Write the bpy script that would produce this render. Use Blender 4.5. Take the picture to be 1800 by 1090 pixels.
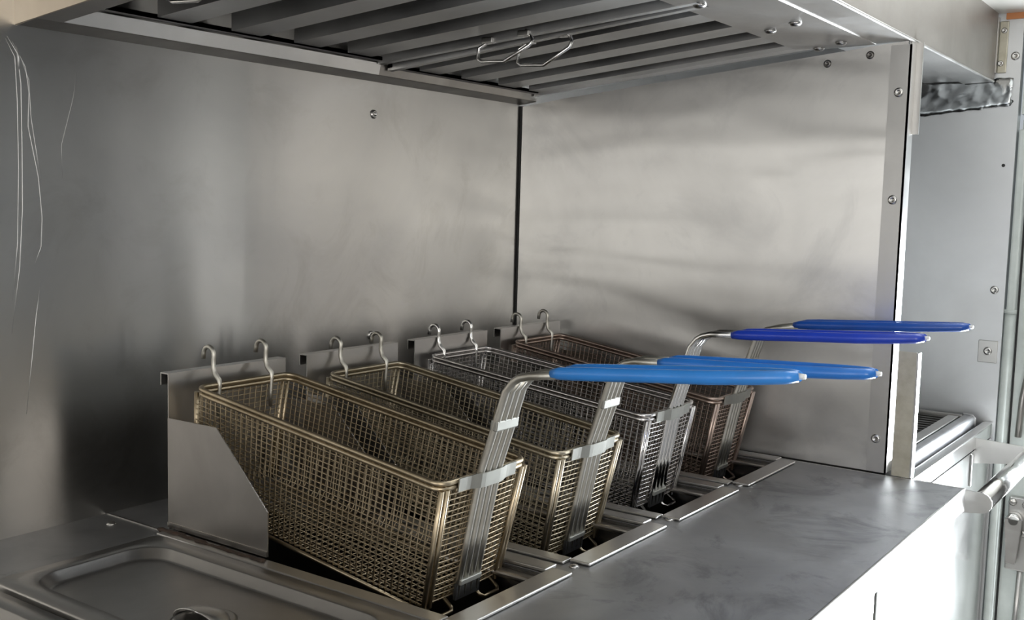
import bpy, math, random
from mathutils import Vector, Matrix
random.seed(7)
for o in list(bpy.data.objects): bpy.data.objects.remove(o, do_unlink=True)
S = bpy.context.scene
COL = S.collection
UP = 0.90            # height of the worktop above the floor; everything below is written with the worktop at z = 0

# ------------------------------------------------------------------ camera
cam_d = bpy.data.cameras.new('camera'); cam = bpy.data.objects.new('camera', cam_d); COL.objects.link(cam)
cam_d.sensor_fit = 'HORIZONTAL'; cam_d.sensor_width = 36.0; cam_d.lens = 1870.97 / 1800 * 36.0
cam_d.clip_start = 0.02
yaw, pitch, roll = 0.9553, -0.0988, 0.0265
fw = Vector((math.sin(yaw)*math.cos(pitch), math.cos(yaw)*math.cos(pitch), math.sin(pitch)))
r = Vector((math.cos(yaw), -math.sin(yaw), 0)); u = r.cross(fw)
r2 = r*math.cos(roll) + u*math.sin(roll); u2 = -r*math.sin(roll) + u*math.cos(roll)
M = Matrix(((r2.x, u2.x, -fw.x, -1.7456), (r2.y, u2.y, -fw.y, -1.2274), (r2.z, u2.z, -fw.z, 0.4217), (0, 0, 0, 1)))
cam.matrix_world = M
S.camera = cam

# ------------------------------------------------------------------ world, daylight, exposure
w = bpy.data.worlds.new('daylight'); S.world = w; w.use_nodes = True
bg = w.node_tree.nodes['Background']; bg.inputs[0].default_value = (0.86, 0.93, 1.0, 1); bg.inputs[1].default_value = 0.5
def area(name, loc, rot, sx, sy, power, col):
    d = bpy.data.lights.new(name, 'AREA'); d.shape = 'RECTANGLE'; d.size = sx; d.size_y = sy; d.energy = power; d.color = col
    o = bpy.data.objects.new(name, d); COL.objects.link(o); o.location = loc; o.rotation_euler = rot
    return o
PI = math.pi
# daylight coming in through the serving window (opposite wall), the rear door glass and the cab end
area('serving_window_daylight', (-2.05, -2.36, 0.36), (PI/2, 0, 0), 1.2, 0.70, 15.5, (1.0, 0.95, 0.87))
area('cab_daylight', (-3.36, -1.25, 0.42), (PI/2, 0, -PI/2), 1.7, 0.56, 11.5, (1.0, 0.975, 0.94))
area('rear_doorway_daylight', (0.78, -1.14, -0.27), (PI/2, 0, PI/2), 0.36, 1.20, 92, (0.89, 0.955, 1.0))
area('rear_door_gap_daylight', (0.67, -1.765, 0.0), (PI/2, 0, PI/2), 0.03, 1.20, 5, (1.0, 0.98, 0.94))
S.view_settings.view_transform = 'Standard'
try: S.view_settings.look = 'None'
except Exception: pass
S.view_settings.gamma = 1.0
S.view_settings.use_curve_mapping = False
S.view_settings.exposure = 0.0

# ------------------------------------------------------------------ materials
def newmat(name):
    m = bpy.data.materials.new(name); m.use_nodes = True
    nt = m.node_tree; b = nt.nodes['Principled BSDF']
    return m, nt, b
def N(nt, t, **k):
    n = nt.nodes.new(t)
    for a, v in k.items(): setattr(n, a, v)
    return n
def ramp(nt, src, c0, c1, p0=0.3, p1=0.7):
    rm = N(nt, 'ShaderNodeValToRGB'); e = rm.color_ramp.elements
    e[0].position = p0; e[1].position = p1
    e[0].color = (*c0, 1) if len(c0) == 3 else c0; e[1].color = (*c1, 1) if len(c1) == 3 else c1
    nt.links.new(src, rm.inputs[0]); return rm.outputs[0]
def noise(nt, scale, stretch=(1, 1, 1), detail=4, rough=.6, dist=0.0):
    tc = N(nt, 'ShaderNodeTexCoord'); mp = N(nt, 'ShaderNodeMapping'); mp.inputs['Scale'].default_value = stretch
    nz = N(nt, 'ShaderNodeTexNoise'); nz.inputs['Scale'].default_value = scale; nz.inputs['Detail'].default_value = detail
    nz.inputs['Roughness'].default_value = rough; nz.inputs['Distortion'].default_value = dist
    nt.links.new(tc.outputs['Object'], mp.inputs[0]); nt.links.new(mp.outputs[0], nz.inputs['Vector'])
    return nz.outputs['Fac']
def steel(name, c=(.60, .59, .57), c2=None, rough=.30, rvar=.08, aniso=0.0, tan=None, sm=4.0, brush=None, bump=0.0, grime=None, gscale=6, gp=(.55, .75), metal=1.0, warp=None):
    m, nt, b = newmat(name)
    c2 = c2 or tuple(x*.86 for x in c)
    if rough >= .26: rough = max(rough, rvar + .288)      # keep sheen even across one sheet
    else: rvar = min(rvar, .262 - rough)
    n1 = noise(nt, sm, detail=5, rough=.6, dist=.6)
    col = ramp(nt, n1, c2, c, .32, .68)
    if grime:
        g = noise(nt, gscale, detail=6, rough=.68, dist=.8)
        gf = ramp(nt, g, (0, 0, 0), (1, 1, 1), *gp)
        mx = N(nt, 'ShaderNodeMix', data_type='RGBA'); nt.links.new(gf, mx.inputs['Factor'])
        nt.links.new(col, mx.inputs['A']); mx.inputs['B'].default_value = (*grime, 1); col = mx.outputs['Result']
    nt.links.new(col, b.inputs['Base Color'])
    b.inputs['Metallic'].default_value = metal
    n2 = noise(nt, sm*1.7, detail=5, rough=.65, dist=.4)
    mr = N(nt, 'ShaderNodeMapRange'); mr.inputs['From Min'].default_value = .3; mr.inputs['From Max'].default_value = .7
    mr.inputs['To Min'].default_value = rough - rvar; mr.inputs['To Max'].default_value = rough + rvar
    nt.links.new(n2, mr.inputs['Value']); nt.links.new(mr.outputs[0], b.inputs['Roughness'])
    if aniso:
        b.inputs['Anisotropic'].default_value = aniso
        cv = N(nt, 'ShaderNodeCombineXYZ')
        for i in range(3): cv.inputs[i].default_value = tan[i]
        nt.links.new(cv.outputs[0], b.inputs['Tangent'])
    if brush or bump:
        n3 = noise(nt, 60 if brush else 9, brush or (1, 1, 1), detail=3)
        bp = N(nt, 'ShaderNodeBump'); bp.inputs['Strength'].default_value = bump or .05; bp.inputs['Distance'].default_value = .002
        nt.links.new(n3, bp.inputs['Height']); nt.links.new(bp.outputs[0], b.inputs['Normal'])
    if warp:
        sc, st, dist = warp
        n4 = noise(nt, sc, st, detail=2, rough=.5, dist=.5)
        b2 = N(nt, 'ShaderNodeBump'); b2.inputs['Strength'].default_value = 1.0; b2.inputs['Distance'].default_value = dist
        nt.links.new(n4, b2.inputs['Height'])
        if brush or bump: nt.links.new(bp.outputs[0], b2.inputs['Normal'])
        nt.links.new(b2.outputs[0], b.inputs['Normal'])
    return m
def paint(name, c, rough=.5, metal=0.0, c2=None, sc=8, coat=0.0):
    m, nt, b = newmat(name)
    col = ramp(nt, noise(nt, sc, detail=5), c2 or tuple(x*.88 for x in c), c)
    nt.links.new(col, b.inputs['Base Color']); b.inputs['Roughness'].default_value = rough; b.inputs['Metallic'].default_value = metal
    if coat: b.inputs['Coat Weight'].default_value = coat; b.inputs['Coat Roughness'].default_value = .15
    return m
MT = {}
MT['wall'] = steel('brushed_wall_steel', (.58, .57, .55), (.48, .475, .465), .302, .015, .82, (0, 0, 1), 2.6, (.03, 1, 1), .03, grime=(.44, .43, .41), gscale=7, gp=(.52, .78), warp=(5, (1, 1, .22), .0022))
MT['part'] = steel('brushed_partition_steel', (.66, .65, .63), (.56, .55, .535), .36, .06, .6, (0, 1, 0), 3.0, (1, 1, .03), .03, grime=(.46, .455, .45), gscale=5, gp=(.5, .8), warp=(6, (1, .25, 1), .006))
MT['end'] = steel('end_wall_steel', (.66, .67, .68), (.58, .59, .60), .46, .06, .4, (0, 1, 0), 3.5, (1, 1, .03), .04)
MT['top'] = steel('worktop_steel', (.45, .45, .455), (.33, .33, .335), .47, .07, 0, None, 5, (1, .15, 1), .03, grime=(.17, .17, .175), gscale=7, gp=(.54, .74))
MT['steel'] = steel('sheet_steel', (.58, .57, .555), None, .28, .06, 0, None, 6)
MT['steel_d'] = steel('dull_sheet_steel', (.44, .42, .40), (.36, .34, .32), .36, .06, 0, None, 7)
MT['hang'] = steel('hanger_steel', (.50, .49, .48), (.42, .41, .40), .33, .06, 0, None, 6)
MT['hood'] = steel('hood_steel', (.56, .55, .54), (.44, .43, .42), .30, .06, 0, None, 5)
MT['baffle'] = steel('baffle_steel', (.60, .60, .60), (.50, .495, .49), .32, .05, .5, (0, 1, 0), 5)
MT['greasy'] = steel('greasy_steel', (.30, .275, .25), (.20, .18, .16), .34, .08, 0, None, 9, grime=(.10, .075, .05), gscale=14)
MT['tank'] = steel('oily_tank_steel', (.22, .21, .20), (.14, .135, .13), .30, .08, 0, None, 12, (1, 1, .05), .2)
MT['dark'] = paint('dark_cavity', (.02, .02, .02), .7)
MT['oil'] = paint('dark_frying_oil', (.018, .010, .004), .06, 0, (.014, .008, .003))
MT['chrome'] = steel('bright_wire', (.80, .79, .78), (.70, .69, .67), .16, .04, 0, None, 20)
MT['screw'] = steel('screw_steel', (.62, .61, .59), None, .25, .04, 0, None, 30)
MT['screw_d'] = steel('dark_screw_steel', (.22, .21, .20), None, .4, .04, 0, None, 30)
MT['foil'] = steel('foil_tape', (.66, .68, .69), (.50, .52, .53), .17, .05, 0, None, 16)
MT['gold'] = steel('golden_wire', (.50, .42, .30), (.34, .275, .185), .30, .07, 0, None, 14)
MT['gold2'] = steel('straw_wire', (.54, .48, .37), (.38, .325, .235), .29, .07, 0, None, 14)
MT['silver'] = steel('silver_wire', (.68, .66, .65), (.52, .50, .49), .20, .05, 0, None, 14)
MT['bronze'] = steel('bronze_wire', (.50, .40, .34), (.33, .255, .22), .28, .07, 0, None, 14)
MT['strap'] = steel('dull_strap_steel', (.42, .42, .39), (.36, .355, .33), .58, .04, 0, None, 18)
MT['strip'] = steel('pale_strip_wire', (.58, .565, .52), (.46, .44, .39), .42, .06, 0, None, 18)
def blue(n, c): return paint(n, c, .32, 0, tuple(x*.85 for x in c), 30, .35)
MT['blue1'] = blue('sky_blue_grip', (.035, .245, .72)); MT['blue2'] = blue('mid_blue_grip', (.025, .20, .68))
MT['blue3'] = blue('royal_blue_grip', (.014, .055, .52)); MT['blue4'] = blue('navy_blue_grip', (.012, .085, .42))
MT['white'] = paint('white_panel', (.80, .81, .80), .35)
MT['door'] = paint('pale_door_paint', (.62, .66, .64), .4, 0, (.50, .54, .52), 18)
MT['scratch'] = steel('bright_scratch', (.62, .62, .62), None, .5, .03)
MT['cream'] = paint('greasy_cream_steel', (.58, .55, .46), .4, .4, (.44, .41, .32), 40)
MT['rust'] = paint('burnt_grease', (.065, .038, .025), .6, 0, (.03, .02, .015), 60)
MT['cast'] = steel('cast_grate_iron', (.10, .095, .09), None, .5, .08, 0, None, 20)
MT['floor'] = paint('floor_vinyl', (.16, .15, .14), .5)
MT['ceil'] = paint('ceiling_sheet', (.70, .68, .64), .4, .3)
MT['warm_reflect'] = steel('hood_steel_warm_reflection', (.68, .60, .50), (.58, .50, .41), .35, .06, 0, None, 5)  # warm light reflected on the hood end, put into the base colour
MT['orange'] = paint('orange_sealant', (.65, .26, .10), .5)
MT['frame'] = paint('window_frame_aluminium', (.55, .55, .55), .4, .8)
MT['lamp'], nt, b = newmat('lamp_diffuser'); b.inputs['Emission Color'].default_value = (1, .93, .84, 1); b.inputs['Emission Strength'].default_value = 3

# ------------------------------------------------------------------ mesh helpers
class G:
    def __init__(s): s.v = []; s.f = []; s.sm = []
    def add(s, vs, fs, smooth=False):
        k = len(s.v); s.v += [Vector(p) for p in vs]; s.f += [tuple(i+k for i in f) for f in fs]; s.sm += [smooth]*len(fs); return s
    def box(s, x0, x1, y0, y1, z0, z1):
        x0, x1 = sorted((x0, x1)); y0, y1 = sorted((y0, y1)); z0, z1 = sorted((z0, z1))
        return s.add([(x0,y0,z0),(x1,y0,z0),(x1,y1,z0),(x0,y1,z0),(x0,y0,z1),(x1,y0,z1),(x1,y1,z1),(x0,y1,z1)],
              [(0,3,2,1),(4,5,6,7),(0,1,5,4),(1,2,6,5),(2,3,7,6),(3,0,4,7)])
    def prism(s, poly, vec):              # planar polygon swept along vec
        n = len(poly); a = [Vector(p) for p in poly]; vec = Vector(vec)
        nrm = Vector((0,0,0))
        for i in range(n): nrm += a[i].cross(a[(i+1) % n])
        if nrm.dot(vec) > 0: a = a[::-1]
        return s.add(a + [p + vec for p in a], [tuple(range(n)), tuple(range(2*n-1, n-1, -1))] + [(i, n+i, n+(i+1) % n, (i+1) % n)[::-1] for i in range(n)])
    def tube(s, pts, rad, n=6, closed=False, cap=True):
        pts = [Vector(p) for p in pts]; m = len(pts); rings = []
        rr = rad if isinstance(rad, (list, tuple)) else [rad]*m
        prev = None
        for i in range(m):
            if closed: t = (pts[(i+1) % m] - pts[i-1])
            else: t = pts[min(i+1, m-1)] - pts[max(i-1, 0)]
            t.normalize()
            if prev is None:
                a = Vector((0, 0, 1)) if abs(t.z) < .9 else Vector((1, 0, 0))
                nx = t.cross(a).normalized()
            else:
                nx = (prev - t*prev.dot(t)).normalized()
            prev = nx; ny = t.cross(nx)
            rings.append([pts[i] + (nx*math.cos(2*PI*k/n) + ny*math.sin(2*PI*k/n))*rr[i] for k in range(n)])
        vs = [p for rg in rings for p in rg]; fs = []
        for i in range(m if closed else m-1):
            j = (i+1) % m
            for k in range(n): fs.append((i*n+k, i*n+(k+1) % n, j*n+(k+1) % n, j*n+k))
        s.add(vs, fs, True)
        if cap and not closed:
            k0 = len(s.v) - len(vs)
            s.f += [tuple(k0+k for k in range(n))[::-1], tuple(k0+(m-1)*n+k for k in range(n))]; s.sm += [False, False]
        return s
    def lathe(s, c, axis, prof, n=12):     # prof: (radius, height along axis)
        c = Vector(c); ax = Vector(axis).normalized(); a = Vector((0,0,1)) if abs(ax.z) < .9 else Vector((1,0,0))
        e1 = ax.cross(a).normalized(); e2 = ax.cross(e1); vs = []; fs = []
        for (rd, h) in prof:
            for k in range(n): vs.append(c + ax*h + (e1*math.cos(2*PI*k/n) + e2*math.sin(2*PI*k/n))*rd)
        for i in range(len(prof)-1):
            for k in range(n): fs.append((i*n+k, i*n+(k+1) % n, (i+1)*n+(k+1) % n, (i+1)*n+k))
        fs.append(tuple(range((len(prof)-1)*n, len(prof)*n))); fs.append(tuple(range(n))[::-1])
        return s.add(vs, fs, True)
    def sheet(s, rows, smooth=True):        # grid of points
        m = len(rows[0]); vs = [p for rw in rows for p in rw]
        return s.add(vs, [(i*m+j, i*m+j+1, (i+1)*m+j+1, (i+1)*m+j) for i in range(len(rows)-1) for j in range(m-1)], smooth)
WL = {}
def mesh_of(name, g, mat, off):
    me = bpy.data.meshes.new(name); me.from_pydata([tuple(p - off) for p in g.v], [], g.f)
    me.polygons.foreach_set('use_smooth', g.sm); me.materials.append(mat); me.update(); return me
def props(o, label=None, cat=None, group=None, kind=None):
    if label: o['label'] = label
    if cat: o['category'] = cat
    if group: o['group'] = group
    if kind: o['kind'] = kind
    return o
def obj(name, g, mat, parent=None, label=None, cat=None, group=None, kind=None, bevel=0, solid=0, subdiv=0):
    if isinstance(mat, str): mat = MT[mat]
    if parent is None:
        lo = [min(p[i] for p in g.v) for i in range(3)]; hi = [max(p[i] for p in g.v) for i in range(3)]
        off = Vector(((lo[0]+hi[0])/2, (lo[1]+hi[1])/2, lo[2]))
    else: off = WL[parent.name]
    o = bpy.data.objects.new(name, mesh_of(name, g, mat, off)); COL.objects.link(o)
    if parent is None: o.location = off
    else: o.parent = parent
    WL[o.name] = off
    if solid:
        md = o.modifiers.new('thickness', 'SOLIDIFY'); md.thickness = solid; md.offset = 0
    if bevel:
        md = o.modifiers.new('edges', 'BEVEL'); md.width = bevel; md.segments = 2; md.limit_method = 'ANGLE'; md.angle_limit = .6
    return props(o, label, cat, group, kind)
def inst(src, loc, parent, rot=None):      # another piece sharing src's mesh, set at a world place under parent
    o = bpy.data.objects.new(src.name.split('.')[0], src.data); COL.objects.link(o)
    o.parent = parent; o.location = Vector(loc) - WL[parent.name]; WL[o.name] = Vector(loc)
    if rot: o.rotation_euler = rot
    return o
def piece(name, g, mat, parent, loc):      # local geometry, placed at world loc under parent
    o = bpy.data.objects.new(name, mesh_of(name, g, MT[mat], Vector((0,0,0)))); COL.objects.link(o)
    o.parent = parent; o.location = Vector(loc) - WL[parent.name]; WL[o.name] = Vector(loc); return o
def thing(name, label, cat, loc, group=None):
    o = bpy.data.objects.new(name, None); COL.objects.link(o); o.location = loc; o.empty_display_size = .05
    WL[o.name] = Vector(loc); return props(o, label, cat, group)
def screw_geo(axis, rad=.007):
    g = G(); g.lathe((0,0,0), axis, [(rad, 0), (rad, .0012), (rad*.8, .003), (rad*.45, .0036), (rad*.4, .0022), (rad*.15, .0020)], 14); return g

# ------------------------------------------------------------------ room shell
FL = -UP
obj('floor', G().box(-3.4, 1.0, -2.42, .06, FL-.05, FL), 'floor', kind='structure')
wb = obj('wall_back', G().box(-3.4, 0.64, 0, .05, FL, 1.0), 'wall', kind='structure')
s0 = piece('screw', screw_geo((0,-1,0), .0075), 'screw', wb, (-.4225, 0, .5646))
inst(s0, (-.4225, 0, .1955), wb)
# long scratches running down the left of the wall
def scratch(pts, w0):
    g = G(); g.tube([(x, -.0002, z) for x, z in pts], [w0*.25] + [w0*.55]*(len(pts)-2) + [w0*.3], 5); return g
from_px = [
 ([(-1.052,.603),(-1.040,.585),(-1.036,.55),(-1.036,.48),(-1.037,.40),(-1.042,.33),(-1.054,.25)], .0011),
 ([(-1.054,.60),(-1.043,.58),(-1.041,.53),(-1.041,.45),(-1.044,.36),(-1.052,.29)], .0009),
 ([(-1.046,.598),(-1.030,.57),(-1.026,.54),(-1.028,.50),(-1.016,.44),(-1.012,.39),(-1.014,.355),(-1.022,.335)], .0009),
 ([(-1.042,.596),(-1.026,.555),(-1.024,.51),(-1.018,.47),(-1.012,.43)], .0007),
 ([(-1.015,.312),(-1.022,.27),(-1.028,.22),(-1.037,.15)], .0009),
 ([(-.962,.575),(-.968,.54),(-.985,.48),(-.984,.44)], .0004)]
for pts, w0 in from_px: obj('scratch', scratch(pts, w0), 'scratch', wb)
obj('scratch', scratch([(-1.0405,.592),(-1.0385,.58),(-1.0385,.566)], .0026), 'scratch', wb)
# right end wall: steel sheet, then the jamb and the rear door
we = obj('wall_right', G().box(.61, .64, -.795, 0, FL, .83), 'end', kind='structure')
s1 = piece('screw', screw_geo((-1,0,0), .0085), 'screw', we, (.61, -.775, .273))
inst(s1, (.61, -.795+.012, .745), we)
pl = obj('lock_plate', G().box(.607, .61, -.789, -.752, .122, .168), 'steel', we, bevel=.001)
inst(s1, (.607, -.771, .146), pl)
for (y, z) in ((-.775, .527), (-.782, .655)):
    h = G(); h.lathe((.6098, y, z), (-1,0,0), [(.0035, 0), (.0035, .0006), (.001, .0007)], 8); obj('drill_hole', h, 'dark', we)
door = obj('door_1', G().box(.645, .67, -.955, -.80, FL, .62), 'door', kind='structure')
jamb = obj('trim_1', G().box(.62, .70, -1.74, -.80, .63, .83), 'door', kind='structure')
tr = obj('trim_2', G().box(.616, .645, -.815, -.798, FL, .60), 'door', kind='structure', bevel=.004)
gt = G()
gt.tube([(.622, -.806, .232), (.622, -.806, -.90)], .0105, 12); obj('hinge_pipe', gt, 'door', tr)
gt = G(); gt.tube([(.622, -.806, .226), (.622, -.806, .234)], .0125, 12); obj('hinge_collar', gt, 'door', tr)
obj('seal_strip', G().box(.640, .645, -.8185, -.8155, FL, .60), 'dark', tr)
# rear door latch
obj('latch_plate', G().box(.628, .645, -.872, -.828, -.31, -.155), 'steel', door, bevel=.003)
lg = G(); lg.prism([(.618, -.829, -.20), (.618, -.856, -.20), (.618, -.849, -.288), (.618, -.836, -.288)], (-.012, 0, 0)); lg.lathe((.628, -.8425, -.20), (-1,0,0), [(.015, 0), (.015, .018), (.012, .022)], 16)
lv = obj('latch_lever', lg, 'chrome', door, bevel=.003)
for y, z in ((-.8365, -.165), (-.862, -.168), (-.862, -.228)):
    h = G(); h.lathe((.628, y, z), (-1,0,0), [(.008, 0), (.008, .004), (.005, .006)], 12); obj('bolt', h, 'screw', door)
obj('latch_case', G().box(.622, .645, -.93, -.866, -.215, -.05), 'steel', door, bevel=.005)
h = G(); h.lathe((.622, -.876, -.10), (-1,0,0), [(.009, 0), (.009, .004), (.006, .006)], 12); obj('bolt', h, 'steel_d', door)
lr = G(); lr.tube([(.636, -.858, -.31), (.636, -.855, -.42), (.636, -.85, -.88)], .006, 8); obj('latch_rod', lr, 'steel', door)
lr = G(); lr.tube([(.636, -.835, -.03), (.636, -.838, .05), (.636, -.846, .11), (.636, -.852, .3), (.636, -.852, .58)], .0065, 8); obj('latch_rod', lr, 'steel_d', door)
obj('ceiling', G().box(-3.4, 1.0, -2.42, -.745, .83, .87).box(-3.4, -1.045, -.745, .05, .83, .87), 'ceil', kind='structure')
obj('trim_3', G().box(.605, .612, -1.62, -.762, .818, .83), 'orange', kind='structure')
# opposite wall with the serving window, cab end with its opening
MT['wallf'] = paint('grey_opposite_wall', (.22, .22, .22), .45)
wf = G().box(-3.4, 1.0, -2.42, -2.38, FL, -.02).box(-3.4, 1.0, -2.42, -2.38, .74, .87).box(-3.4, -2.68, -2.42, -2.38, -.02, .74).box(-1.42, 1.0, -2.42, -2.38, -.02, .74)
obj('wall_front', wf, 'wallf', kind='structure')
wn = G().box(-2.68, -1.42, -2.385, -2.365, -.02, .0).box(-2.68, -1.42, -2.385, -2.365, .72, .74).box(-2.68, -2.66, -2.385, -2.365, 0, .72).box(-1.44, -1.42, -2.385, -2.365, 0, .72)
obj('window_1', wn, 'frame', kind='structure')
wl = G().box(-3.44, -3.40, -2.42, .06, FL, .14).box(-3.44, -3.40, -2.42, .06, .72, .87).box(-3.44, -3.40, -2.42, -2.12, .14, .72).box(-3.44, -3.40, -.38, .06, .14, .72)
obj('wall_left', wl, 'white', kind='structure')
wr = G().box(.645, .655, -2.42, -1.79, FL, .87); obj('wall_rear', wr, 'wallf', kind='structure')
obj('door_2', G().box(.645, .655, -1.74, -1.325, FL, .62), 'wallf', kind='structure')

# ------------------------------------------------------------------ worktop with the four fryer openings
WP = .235
XR = [-.03 - i*WP for i in (3, 2, 1, 0)]           # right end of each front flange, near fryer first
XL = [x - .1974 for x in XR]
xs = [-2.9]; holes = []
for a, b_ in zip(XL, XR): holes.append((a + .006, b_ - .012))
xb = [-2.9] + [v for hb in holes for v in hb] + [-.012]
ct = thing('worktop', 'long stainless steel worktop the four fryers are let into', 'worktop', (-1.45, -.434, -.034))
HY0, HY1 = -.128, -.583
g = G()
g.box(-2.9, -.012, HY1, -.868, -.030, 0)
g.box(-2.9, -.012, 0, HY0, -.030, 0)
for i in range(0, len(xb), 2): g.box(xb[i], xb[i+1], HY0, HY1, -.030, 0)
obj('top_sheet', g, 'top', ct)
obj('front_lip', G().box(-2.9, -.012, -.868, -.872, -.036, .0004), 'steel', ct, bevel=.0015)
obj('end_lip', G().box(-.012, -.008, 0, -.872, -.036, .0003), 'steel', ct)
obj('deck_seam', G().box(-.929, -.9265, -.002, -.122, 0, .0012), 'screw', ct)
sg = G(); sg.lathe((0,0,0), (0,0,1), [(.0062, 0), (.0062, .001), (.0045, .0026), (.002, .003)], 14)
rv = piece('rivet', sg, 'screw', ct, (-.952, -.046, 0))
inst(rv, (-.955, -.147, 0), ct)
for x in (-.707, -.463, -.229): inst(rv, (x, -.592, 0), ct)

# base cabinet below
MT['panel'] = steel('bright_front_steel', (.70, .70, .69), None, .17, .03, 0, None, 4)
bc = thing('base_cabinet', 'bright stainless base cabinet under the worktop front', 'cabinet', (-1.1, -.40, FL))
obj('front_panel', G().box(-2.9, -.175, -.79, -.775, FL, -.037), 'panel', bc)
obj('corner_post', G().box(-.172, -.148, -.784, -.77, FL, -.037), 'steel', bc, bevel=.003)
obj('back_box', G().box(-2.9, -.02, -.76, -.02, FL, -.40), 'dark', bc)

# ------------------------------------------------------------------ fryers
ords = ['nearest, beside the pan lid', 'second from the pan lid', 'third from the pan lid', 'farthest, against the partition']
for i in range(4):
    a, b_ = holes[i]; xl, xr = XL[i], XR[i]
    f = thing('fryer', ['built-in fryer tank holding the large golden basket, nearest the pan lid', 'built-in fryer tank holding the second, straw-coloured basket', 'built-in fryer tank holding the shiny silver basket', 'built-in fryer tank in the corner against the partition'][i],
              'fryer', ((a+b_)/2, (HY0+HY1)/2, -.26), 'fryers in the worktop')
    t = .004
    g = G()
    g.box(a, a+t, HY0, HY1, -.26, -.001).box(b_-t, b_, HY0, HY1, -.26, -.001).box(a+t, b_-t, HY0, HY0-t, -.26, -.001).box(a+t, b_-t, HY1+t, HY1, -.26, -.001).box(a, b_, HY0, HY1, -.264, -.26)
    obj('tank', g, 'tank', f)
    obj('oil', G().box(a+t, b_-t, HY0-t, HY1+t, -.258, -.105), 'oil', f, 'dark frying oil')
    obj('front_flange', G().box(xl, xr, -.5795, -.607, .001, .0045), 'steel', f, bevel=.0012)
    g = G().box(xr-.030, xr-.014, -.13, -.578, -.012, -.004); obj('side_ledge', g, 'steel_d', f, bevel=.003)
    obj('side_flange', G().box(xr-.012, xr+.012, -.128, -.578, .0005, .005), 'steel', f, bevel=.0012)
    obj('side_flange', G().box(xl-.012, xl+.008, -.128, -.578, .0005, .004), 'steel', f, bevel=.0012)
    # basket hanger: back plate with folded top and two cheeks
    px0, px1 = xl + .0105, xl + .0105 + .1942
    PY, PZ = -.1237, .2
    prof = [(0, 0), (0, PZ), (.016, PZ), (.016, PZ-.016), (.0145, PZ-.016), (.0145, PZ-.0015), (.0015, PZ-.0015), (.0015, 0)]
    g = G().prism([(px0, PY+dy, z+.001) for dy, z in prof], (px1-px0, 0, 0))
    hp = obj('hanger_plate', g, 'hang', f)
    for k, (xx, mat) in enumerate(((px0-.0015, 'hang'), (px1, 'hang'))):
        g = G().prism([(xx, PY, .145), (xx, -.216, .146), (xx, -.307, .059), (xx, -.307, .006), (xx, PY, .006)], (.0015, 0, 0))
        g.prism([(xx, PY, .0125), (xx, -.307, .0125), (xx, -.307, .006), (xx, PY, .006)], (-.0015, 0, 0))
        sgd = obj('side_guard', g, 'steel_d', hp)
        if k == 0 and i == 0:
            g = G(); rr = random.Random(3)
            pts = [(xx-.008-rr.random()*.003, PY+.008-(.195*q/24), .0035) for q in range(25)]
            g.tube(pts, [.002+rr.random()*.0022 for q in pts], 6); obj('grease_bead', g, 'rust', hp)

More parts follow.
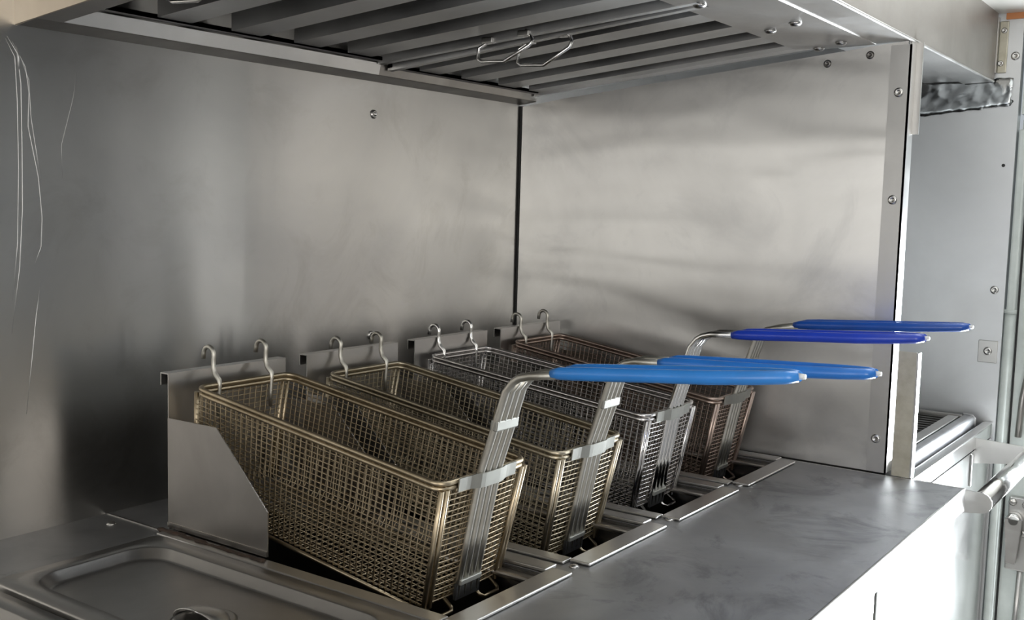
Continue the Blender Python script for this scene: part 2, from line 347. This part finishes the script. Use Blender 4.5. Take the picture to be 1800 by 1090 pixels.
# ------------------------------------------------------------------ fry baskets
def make_basket(yS_, zS_, GR):
    R = thing('fry_basket', 'basket', 'basket', (0, 0, 0), 'fry baskets hanging over the fryers')
    # local frame: origin at the middle of the back rim, +y towards the room, z down from the rim is negative
    Wt, Wb, L, D = .078, .069, .398, .148
    yb0, yb1 = .006, L-.010                 # bottom back / front
    def P(s_, t_, d):                       # s_ in -1..1 across, t_ 0..1 along, d 0..1 depth
        k = d; wd = Wt + (Wb-Wt)*k; y0 = 0 + yb0*k; y1 = L + (yb1-L)*k
        return Vector((s_*wd, y0 + (y1-y0)*t_, -D*d))
    def rim(z, grow=0, n=5, rc=.014):
        pts = []
        for (cx, cy, a0) in ((Wt-rc, rc, -90), (Wt-rc, L-rc, 0), (-Wt+rc, L-rc, 90), (-Wt+rc, rc, 180)):
            for q in range(n):
                a = math.radians(a0 + 90*q/(n-1)); pts.append((cx + (rc+grow)*math.cos(a), cy + (rc+grow)*math.sin(a), z))
        return pts
    g = G(); g.tube(rim(0), .0033, 8, True); g.tube(rim(-.0062, -.0006), .0031, 8, True)
    ro = obj('rim', g, 'gold', R)
    wr_ = .00085; dv = .0093; dh = .0066
    rb = .010
    def U(p_top0, p_top1, g):               # u-shaped wire: down one side, across the bottom, up the other
        pass
    nv = int(L/dv); nh = int(D/dh); nw = int(2*Wt/dv)
    def jit(a): return (random.random()-.5)*a
    gs = {1: G(), -1: G()}
    for s_ in (1, -1):
        for q in range(1, nv):
            t_ = q/nv + jit(.0016)
            gs[s_].tube([P(s_, t_, .02), P(s_, t_, .55) + Vector((jit(.0012), 0, 0)), P(s_, t_, .93), P(s_*.955, t_, .985), P(s_*.88, t_, 1.0)], wr_*1.2, 5, False, False)
        for q in range(2, nh):
            d = q/nh + jit(.003)
            pts = [P(s_, t_/6, d) + Vector((jit(.001), 0, jit(.0008))) for t_ in range(7)]
            gs[s_].tube(pts, wr_*.88, 5, False, False)
        obj('mesh_side', gs[s_], 'gold', R)
    for t_ in (0, 1):
        g = G()
        for q in range(1, nw):
            s_ = -1 + 2*q/nw
            e = .012/L * (1 if t_ == 0 else -1)
            g.tube([P(s_, t_, .02), P(s_, t_, .94), P(s_, t_+e*.4, .985), P(s_, t_+e, 1.0)], wr_*1.1, 5, False, False)
        for q in range(2, nh):
            d = q/nh
            bow = .003 if t_ else -.003
            g.tube([P(-1 + 2*k/6, t_, d) + Vector((0, bow*(1-(1-k/3)**2), jit(.0006))) for k in range(7)], wr_*1.08, 5, False, False)
        obj('mesh_end', g, 'gold', R)
    g = G()
    for q in range(1, nw):
        s_ = -1 + 2*q/nw; g.tube([P(s_, .01, 1), P(s_, .5, 1) + Vector((0, 0, jit(.001))), P(s_, .99, 1)], wr_, 5, False, False)
    for q in range(1, nv):
        g.tube([P(-.9, q/nv, 1), P(.9, q/nv, 1)], wr_, 5, False, False)
    obj('mesh_bottom', g, 'gold', R)
    # bottom frame rods and corner bars
    g = G(); g.tube([P(-.97, .03, 1) + Vector((0, 0, -.002)), P(-.97, .97, 1) + Vector((0, 0, -.002))], .0024, 6)
    g.tube([P(.97, .03, 1) + Vector((0, 0, -.002)), P(.97, .97, 1) + Vector((0, 0, -.002))], .0024, 6)
    obj('bottom_rod', g, 'gold', R)
    for s_ in (1, -1):
        for t_ in (0, 1):
            g = G()
            for dx, dy in ((.0015, -.0015), (.0095, -.0025)):
                oy = dy if t_ == 0 else -dy
                g.tube([P(s_, t_, .04) + Vector((-s_*dx, oy, 0)), P(s_, t_, .5) + Vector((-s_*dx, oy, 0)), P(s_, t_, .985) + Vector((-s_*dx, oy, 0))], .0030, 7)
            obj('corner_bar', g, 'gold', R)
    # two feet loops under the front edge
    for s_ in (-.62, .62):
        g = G(); c = P(s_, 1, 1)
        g.tube([c + Vector((-.017, -.006, .002)), c + Vector((-.017, .008, -.006)), c + Vector((-.013, .012, -.008)), c + Vector((.013, .012, -.008)), c + Vector((.017, .008, -.006)), c + Vector((.017, -.006, .002))], .0024, 7)
        obj('foot_loop', g, 'gold', R)
    # back hooks
    for s_ in (-.043, .044):
        g = G()
        pts = [(s_, .006, -.040), (s_, .0035, -.020), (s_, .0025, -.002), (s_, .001, .006), (s_, -.008, .012), (s_, -.0125, .020), (s_, -.0135, .030)]
        for q in range(0, 9):
            a = math.radians(180*q/8); pts.append((s_, -.0235 + .010*math.cos(a), .034 + .010*math.sin(a)))
        pts += [(s_, -.0335, .026)]
        g.tube(pts, [.0028]*3 + [.0034]*2 + [.0030]*(len(pts)-5), 8)
        obj('hook', g, 'strip', R)
    # handle: four rods up the front, outer pair running on as the long loop
    HT = .119; lean = .022
    hx = [-.0165, -.0055, .0055, .0165]
    y_of = lambda d: P(0, 1, d).y + .0045
    hd = None
    g = G()
    for k, x in enumerate(hx):
        y0 = L + .0045
        pts = [(x, y_of(.97), -D*.97), (x, y_of(.5), -D*.5), (x, y0, 0), (x*.99, y0 + lean*.5, HT*.5), (x*.97, y0+lean*.82, HT*.84), (x*.95, y0+lean+.004, HT*.95)]
        if k in (0, 3):
            pts += [(x*.95, y0+lean+.011, HT*1.0), (x*.95, y0+lean+.024, HT+.0055), (x*.9, L+yS_+.02, zS_+.004)]
        g.tube(pts, .0044, 8)
    hd = obj('handle', g, 'strip', R)
    sx = .024
    g = G(); g.box(-sx*.85, sx*.85, L+.0005+lean*.5, L+.0098+lean*.5, HT*.46, HT*.56); obj('strap', g, 'strip', hd, bevel=.0015)
    # rim clamp: wavy flat band over the rods
    g = G(); rows = []
    for q in range(17):
        x = -.052 + .104*q/16
        y = L + .0045 + .0062*(1/(1+math.exp(-(.026-abs(x))*300)))
        rows.append([Vector((x, y, .0055 if abs(x) < .03 else .004)), Vector((x, y, -.011))])
    g.sheet(rows, False); obj('rim_clamp', g, 'strip', R, solid=.0016)
    g = G(); g.box(-.019, .019, y_of(.84), y_of(.84)+.006, -D*.875, -D*.83); obj('strap', g, 'strip', hd, bevel=.001)
    g = G(); g.box(-.0215, .0215, y_of(.9), y_of(.9)+.0035, -D*.995, -D*.87); obj('toe_plate', g, 'dark', hd)
    # blue grip: flat loop
    yS = L + yS_; KS = .95
    g = G()
    def gr(s_):
        pts = []; rad = []
        for q, (dx, dy, dz) in enumerate(((.0150, 0, 0), (.0150, .010, .0012), (.0152, .03, .0022), (.0165, .08, .0045), (.0175, .13, .007), (.0165, .18, .009), (.0125, .225, .0115), (.007, .252, .0130), (.0015, .262, .0138))):
            pts.append((s_*dx, yS+dy*KS, zS_+dz+GR*dy)); rad.append((.0050, .0066, .0072, .0070, .0068, .0070, .0068, .0064, .0052)[q])
        g.tube(pts, rad, 10)
    gr(1); gr(-1)
    g.tube([(0, yS+.225*KS, zS_+.0115+GR*.225), (0, yS+.262*KS, zS_+.0138+GR*.262)], [.006, .005], 8)
    grip = obj('grip', g, 'blue1', hd, 'blue plastic dipped grip')
    g = G(); g.tube([(0, yS+.2605*KS, zS_+.0138+GR*.2605), (0, yS+.269*KS, zS_+.0144+GR*.267)], [.0034, .0022], 8); obj('worn_tip', g, 'white', hd)
    return R
def recolour(root, wire, grip, tube):
    for ch in root.children:
        nm = ch.name.split('.')[0]
        def setm(o, m):
            o.material_slots[0].link = 'OBJECT'; o.material_slots[0].material = MT[m]
        if nm not in ('hook', 'handle', 'rim_clamp'): setm(ch, wire)
        else: setm(ch, 'strap' if nm == 'rim_clamp' else tube)
        for c2 in ch.children:
            n2 = c2.name.split('.')[0]
            setm(c2, grip if n2 == 'grip' else 'white' if n2 == 'worn_tip' else 'dark' if n2 == 'toe_plate' else 'strap')
BK = [(-.822, -.1500, .1835, .1275, 'gold', 'blue1', 'strip', 'largest golden-brown wire fry basket, nearest, with a sky-blue handle', 1.0),
      (-.587, -.1440, .1735, .1175, 'gold2', 'blue2', 'strip', 'straw-coloured wire fry basket, second from the pan lid, blue handle', 1.0),
      (-.352, -.1370, .1745, .1290, 'silver', 'blue3', 'chrome', 'shiny silver wire fry basket with a royal-blue handle', 1.0),
      (-.117, -.1370, .1765, .1205, 'bronze', 'blue4', 'strip', 'reddish-brown wire fry basket, farthest, beside the partition', 1.0)]
bks = [make_basket(*a) for a in ((.075, .133, .178), (.0825, .1305, .136), (.082, .1295, .127), (.080, .136, .152))]
for o, (xc, yb, zb, zf, wire, grip, tb, lab, sc) in zip(bks, BK):
    tilt = math.atan2(zb - zf, .398)
    # local +y -> world -y (turn half round about z), then tip the front down
    o.matrix_world = Matrix.Translation((xc, yb, zb)) @ Matrix.Rotation(tilt, 4, 'X') @ Matrix.Rotation(PI, 4, 'Z')
    o['label'] = lab; recolour(o, wire, grip, tb)

# ------------------------------------------------------------------ partition beside the far fryer
pt = thing('partition_panel', 'tall brushed steel partition sheet standing at the end of the fryers', 'partition', (.004, -.37, -.034))
g = G().prism([(0, -.0048, .0015), (0, -.742, .0015), (0, -.742, .694), (0, -.70, .690), (0, -.10, .6265), (0, -.006, .614)], (.006, 0, 0))
obj('sheet', g, 'part', pt)
tg = G().box(-.0025, 0, -.716, -.748, .002, .688).box(-.0025, .030, -.745, -.748, .002, .694)
obj('edge_angle', tg, 'steel', pt)
obj('edge_angle', G().box(.026, .030, -.748, -.758, .55, .694), 'steel', pt)
obj('corner_gap_shade', G().box(-.0005, .006, -.0045, -.0005, .001, .615), 'dark', pt)  # dark strip added so the corner gap looks black
s3 = piece('screw', screw_geo((-1,0,0), .0075), 'screw', pt, (-.0025, -.732, .614))
for y, z in ((-.7325, .445), (-.729, .057)): inst(s3, (-.0025, y, z), pt)
s4 = piece('screw', screw_geo((-1,0,0), .0065), 'screw_d', pt, (0, -.614, .665)); inst(s4, (0, -.683, .675), pt)
gp = thing('guard_post', 'short greasy cream upright strip beside the partition front edge', 'post', (.0, -.77, 0))
obj('face', G().box(-.002, 0, -.757, -.785, .0005, .204), 'cream', gp)
obj('front_leg', G().box(-.002, .016, -.785, -.788, .0005, .203), 'steel', gp)

# ------------------------------------------------------------------ pan lids on the left
def lid(x0, x1, y0, y1, label, grip):
    T = thing('pan_lid', label, 'lid', ((x0+x1)/2, (y0+y1)/2, .0005))
    def loop(ins, z, rc, n=7):
        a0, a1, b0, b1 = x0+ins, x1-ins, y1+ins, y0-ins; pts = []
        for cx, cy, an in ((a1-rc, b0+rc, -90), (a1-rc, b1-rc, 0), (a0+rc, b1-rc, 90), (a0+rc, b0+rc, 180)):
            for q in range(n):
                t_ = math.radians(an + 90*q/(n-1)); pts.append(Vector((cx+rc*math.cos(t_), cy+rc*math.sin(t_), z)))
        return pts
    L_ = [loop(0, .001, .012), loop(0, .012, .012), loop(.0015, .014, .012), loop(.024, .0145, .036), loop(.0255, .0135, .036), loop(.0315, .0042, .034), loop(.0345, .003, .032)]
    m = len(L_[0]); vs = [p for l in L_ for p in l]; fs = []
    for i in range(len(L_)-1):
        for k in range(m): fs.append((i*m+k, i*m+(k+1) % m, (i+1)*m+(k+1) % m, (i+1)*m+k))
    fs.append(tuple(range((len(L_)-1)*m, len(L_)*m)))
    g = G().add(vs, fs, True); g.sm[-1] = False
    body = obj('cover', g, 'top2', T)
    if grip:
        gx, gy = grip
        g = G(); g.lathe((gx, gy, .0028), (0,0,1), [(.034, 0), (.030, .0016), (.026, .0005)], 24); obj('grip_dish', g, 'top2', T)
        g = G(); rows = []                      # half-dome finger grip, open towards -x
        for q in range(9):
            a = math.radians(-90 + 180*q/8); row = []
            for k in range(7):
                e = math.radians(90*k/6); row.append(Vector((gx-.010 + .034*math.cos(e)*math.cos(a), gy + .034*math.cos(e)*math.sin(a), .003 + .012*math.sin(e))))
            rows.append(row)
        g.sheet(rows); obj('finger_grip', g, 'steel', T, solid=.0015)
MT['top2'] = steel('lid_steel', (.40, .39, .38), (.33, .32, .31), .30, .05, 0, None, 6)
lid(-1.173, -.966, -.160, -.590, 'steel pan lid with recessed panel and finger grip, left of the nearest fryer', (-1.085, -.395))
lid(-1.40, -1.181, -.160, -.590, 'steel pan lid at the bottom left corner, beyond the gripped lid', None)

# ------------------------------------------------------------------ extraction hood
MT['gutter'] = steel('dull_gutter_steel', (.30, .285, .265), (.23, .215, .20), .4, .05, 0, None, 9)
MT['fascia'] = steel('hood_front_steel', (.37, .345, .32), (.30, .275, .25), .48, .05, 0, None, 4)
hd = thing('extraction_hood', 'stainless extraction hood with riveted plate above the fryers', 'hood', (-.22, -.37, .6176))
X0, X1 = -1.04, .60
g = G().prism([(X0, 0, .6176), (X0, -.040, .6225), (X0, -.044, .641), (X0, -.042, .641), (X0, -.038, .625), (X0, 0, .6195)], (-X0-.004, 0, 0))
obj('grease_gutter', g, 'gutter', hd, bevel=.0008)
obj('gutter_fascia', G().prism([(X0+.03, -.0405, .6232), (X0+.03, -.0448, .6412), (X0+.03, -.0438, .6412), (X0+.03, -.0398, .6232)], (.555, 0, 0)), 'steel', hd)
rp = obj('rivet_plate', G().prism([(X0, -.566, .6875), (X0, -.692, .6905), (X0, -.692, .6925), (X0, -.566, .6895)], (-X0-.003, 0, 0)), 'hood', hd)
sg = G(); sg.lathe((0,0,0), (0,0,-1), [(.0095, 0), (.0092, .0018), (.0065, .0045), (.002, .0054)], 14)
rv2 = piece('rivet', sg, 'screw', rp, (-.446, -.596, .6885))
for x, y in ((-.485, -.653), (-.214, -.600), (-.253, -.653), (-.017, -.604), (-.055, -.653), (-.68, -.6), (-.72, -.653), (-.91, -.6), (-.95, -.653)): inst(rv2, (x, y, .6885 + (-.596-y)*.024), rp)
obj('lip_sheet', G().prism([(X0, -.690, .6925), (X0, -.745, .6945), (X0, -.745, .6965), (X0, -.690, .6950)], (X1-X0, 0, 0)), 'steel', hd)
obj('front_fascia', G().box(X0, X1, -.745, -.748, .6945, .83), 'fascia', hd)
g = G(); g.tube([(X0, -.7465, .6955), (X1, -.7465, .6955)], .0028, 8); obj('rolled_edge', g, 'steel', hd)
obj('underside', G().box(.008, X1, -.690, -.612, .6975, .700), 'hood', hd)
obj('roof', G().box(X0, X1, 0, -.745, .80, .81), 'steel_d', hd)
g = G().prism([(X0, 0, .6176), (X0, -.745, .6945), (X0, -.745, .83), (X0, 0, .83)], (-.003, 0, 0)); obj('end_panel', g, 'warm_reflect', hd)
g = G().prism([(X0, -.04, .6225), (X0, -.745, .6925), (X0, -.745, .6955), (X0, -.04, .6255)], (.034, 0, 0)); obj('end_flange', g, 'steel_d', hd)
br = thing('angle_bracket', 'small pale angle bracket holding the hood end to the end wall', 'bracket', (.606, -.757, .712))
obj('wall_leg', G().box(.606, .61, -.751, -.768, .712, .815), 'cream', br, bevel=.002)
obj('hood_leg', G().box(.596, .606, -.7485, -.751, .712, .822), 'steel', br)
sb = piece('screw', screw_geo((-1,0,0), .006), 'screw', br, (.606, -.760, .796)); inst(sb, (.606, -.757, .731), br)
# crumpled foil tape along the end wall
g = G(); rr = random.Random(5); rows = []
for q in range(33):
    y = -.56 - .222*q/32; row = []
    for k in range(9):
        z0, z1 = .625 + .021*q/32, .701 + .001*q/32
        edge = 1 if 0 < k < 8 else .3
        row.append(Vector((.6075 - edge*rr.random()*(.0025 + .004*max(0, q-24)/8), y + rr.uniform(-.002, .002), z0 + (z1-z0)*k/8 + rr.uniform(-.0015, .0015))))
    rows.append(row)
g.sheet(rows); obj('foil_tape', g, 'foil', None, 'crumpled strip of silver foil tape under the hood end on the wall', 'tape', solid=.0006)

# grease filters lying in the hood
def gfilter(x0, x1, lefts, dz, label, handles):
    T = thing('grease_filter', label, 'filter', ((x0+x1)/2, -.31, .64+dz), 'grease filters in the hood')
    ya, yb = -.046, -.600; za, zb = .643+dz, .6915
    zf = lambda y: za + (zb-za)*(y-ya)/(yb-ya)
    L_ = Vector((0, yb-ya, zb-za))
    def chan(x, w_, h, off, t=.0012, up=True):
        if up: prof = [(0, h), (0, 0), (w_, 0), (w_, h), (w_-t, h), (w_-t, t), (t, t), (t, h)]
        else:  prof = [(0, -h), (0, 0), (w_, 0), (w_, -h), (w_-t, -h), (w_-t, -t), (t, -t), (t, -h)]
        return [(x+a, ya-.012, za+.001+off+b) for a, b in prof]
    Lb = L_*.985
    for i, x in enumerate(lefts):
        w_ = min(.052, x1-.004-x)
        obj('baffle', G().prism(chan(x, w_, .042, .002), Lb), 'baffle', T)
    for i in range(len(lefts)+1):
        xa = (lefts[i-1] + .040) if i else x0+.006
        xb = (lefts[i] + .014) if i < len(lefts) else x1-.006
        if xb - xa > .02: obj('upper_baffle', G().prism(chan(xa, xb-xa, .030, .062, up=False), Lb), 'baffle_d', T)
    def bar(y, w_, h): return [(x0, y, zf(y)), (x0, y-w_, zf(y-w_)), (x0, y-w_, zf(y-w_)+h), (x0, y, zf(y)+h)]
    obj('frame_bar', G().prism(bar(ya, .010, .006), (x1-x0, 0, 0)), 'baffle', T)
    obj('frame_bar', G().prism(bar(yb+.012, .012, .04), (x1-x0, 0, 0)), 'baffle', T)
    for x in (x0, x1-.012):
        obj('frame_bar', G().prism([(x, ya, za-.004), (x+.012, ya, za-.004), (x+.012, ya, za+.03), (x, ya, za+.03)], L_), 'baffle', T)
    for hx_, y0, y1, drop in handles:
        g = G(); z0 = zf(y0); z1 = zf(y1); k = y1-y0; tx = -.006
        g.tube([(hx_, y0+.15*k, z0+.004), (hx_, y0+.1*k, z0-.004), (hx_+tx*.4, y0-.02*k, z0-.010), (hx_+tx, y0, z0-drop), (hx_+tx, y0+.07*k, z0-drop-.004), (hx_+tx, y0+.5*k, z0-drop-.006), (hx_+tx, y1-.03*k, z1-drop*.75), (hx_+tx*.4, y1, z1-.012), (hx_, y1-.08*k, z1-.003), (hx_, y1-.14*k, z1+.004)], .0028, 8)
        ho = obj('drop_handle', g, 'chrome', T)
        for yy in (y0+.16*k, y1-.16*k):
            g = G(); g.box(hx_-.006, hx_+.006, yy-.010, yy+.010, zf(yy)-.005, zf(yy)+.004); obj('handle_clip', g, 'screw', ho, bevel=.0015)
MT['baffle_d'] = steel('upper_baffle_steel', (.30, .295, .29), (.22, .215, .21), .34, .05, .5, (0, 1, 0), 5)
gfilter(-1.002, -.452, [-.886, -.768, -.654, -.544], 0, 'wide baffle grease filter on the left half of the hood', [(-.462, -.250, -.345, .026), (-.962, -.190, -.292, .012)])
gfilter(-.440, -.008, [-.375, -.263, -.154, -.055], -.008, 'baffle grease filter on the right half of the hood, by the partition', [(-.430, -.300, -.392, .030)])

# ------------------------------------------------------------------ charbroiler beyond the partition
MT['dull'] = steel('dull_broiler_steel', (.40, .40, .41), (.31, .31, .32), .5, .05, 0, None, 12)
cb = thing('charbroiler', 'charbroiler with slatted grate beyond the partition', 'grill', (.30, -.40, FL+.2))
obj('front_rail', G().box(-.004, .607, -.772, -.792, -.030, .0), 'panel', cb, bevel=.003)
obj('front_panel', G().box(-.145, .606, -.79, -.775, FL+.1, -.033), 'panel', cb)
obj('drip_tray', G().box(.012, .60, -.05, -.768, -.12, -.10), 'dark', cb)
bd = G().prism([(.03, -.763, -.09), (.03, -.763, .010), (.03, -.758, .015), (.03, -.742, .016), (.03, -.742, -.09)], (.535, 0, 0))
obj('body_front', bd, 'dull', cb, bevel=.003)
obj('body_side', G().box(.551, .565, -.06, -.741, -.09, .015), 'steel_d', cb, bevel=.002)
obj('top_strip', G().box(.05, .545, -.715, -.737, .008, .014), 'steel', cb, bevel=.002)
for q in range(21):
    x = .045 + .0245*q
    if q == 0: gb = piece('grate_bar', G().prism([(-.0055, -.325, .010), (.0055, -.325, .010), (.004, -.325, -.014), (-.004, -.325, -.014)], (0, .65, 0)), 'cast', cb, (x, -.387, .0))
    else: inst(gb, (x, -.387, .0), cb)
# handle across the front
def hshape(x):
    n = 9; pts = [(x, -.790, -.008), (x, -.885, -.012)]
    for q in range(n):
        a = math.radians(80 - 160*q/(n-1)); pts.append((x, -.889 - .0165*math.cos(a), -.0285 + .0165*math.sin(a)))
    pts += [(x, -.885, -.0455), (x, -.790, -.058)]
    return pts
hb = G(); hb.tube([(.032, -.889, -.0285), (.45, -.889, -.0285)], .0165, 20); hbo = obj('pull_handle', hb, 'chrome', cb)
for x in (.030, .450): obj('handle_bracket', G().prism(hshape(x), (.003, 0, 0)), 'steel', hbo)
obj('handle_bracket', G().box(.418, .424, -.790, -.794, -.035, -.098), 'steel', hbo, bevel=.001)

# ------------------------------------------------------------------ lift everything so that the floor lies at z = 0
for o in list(S.objects):
    if o.parent is None: o.location.z += UP
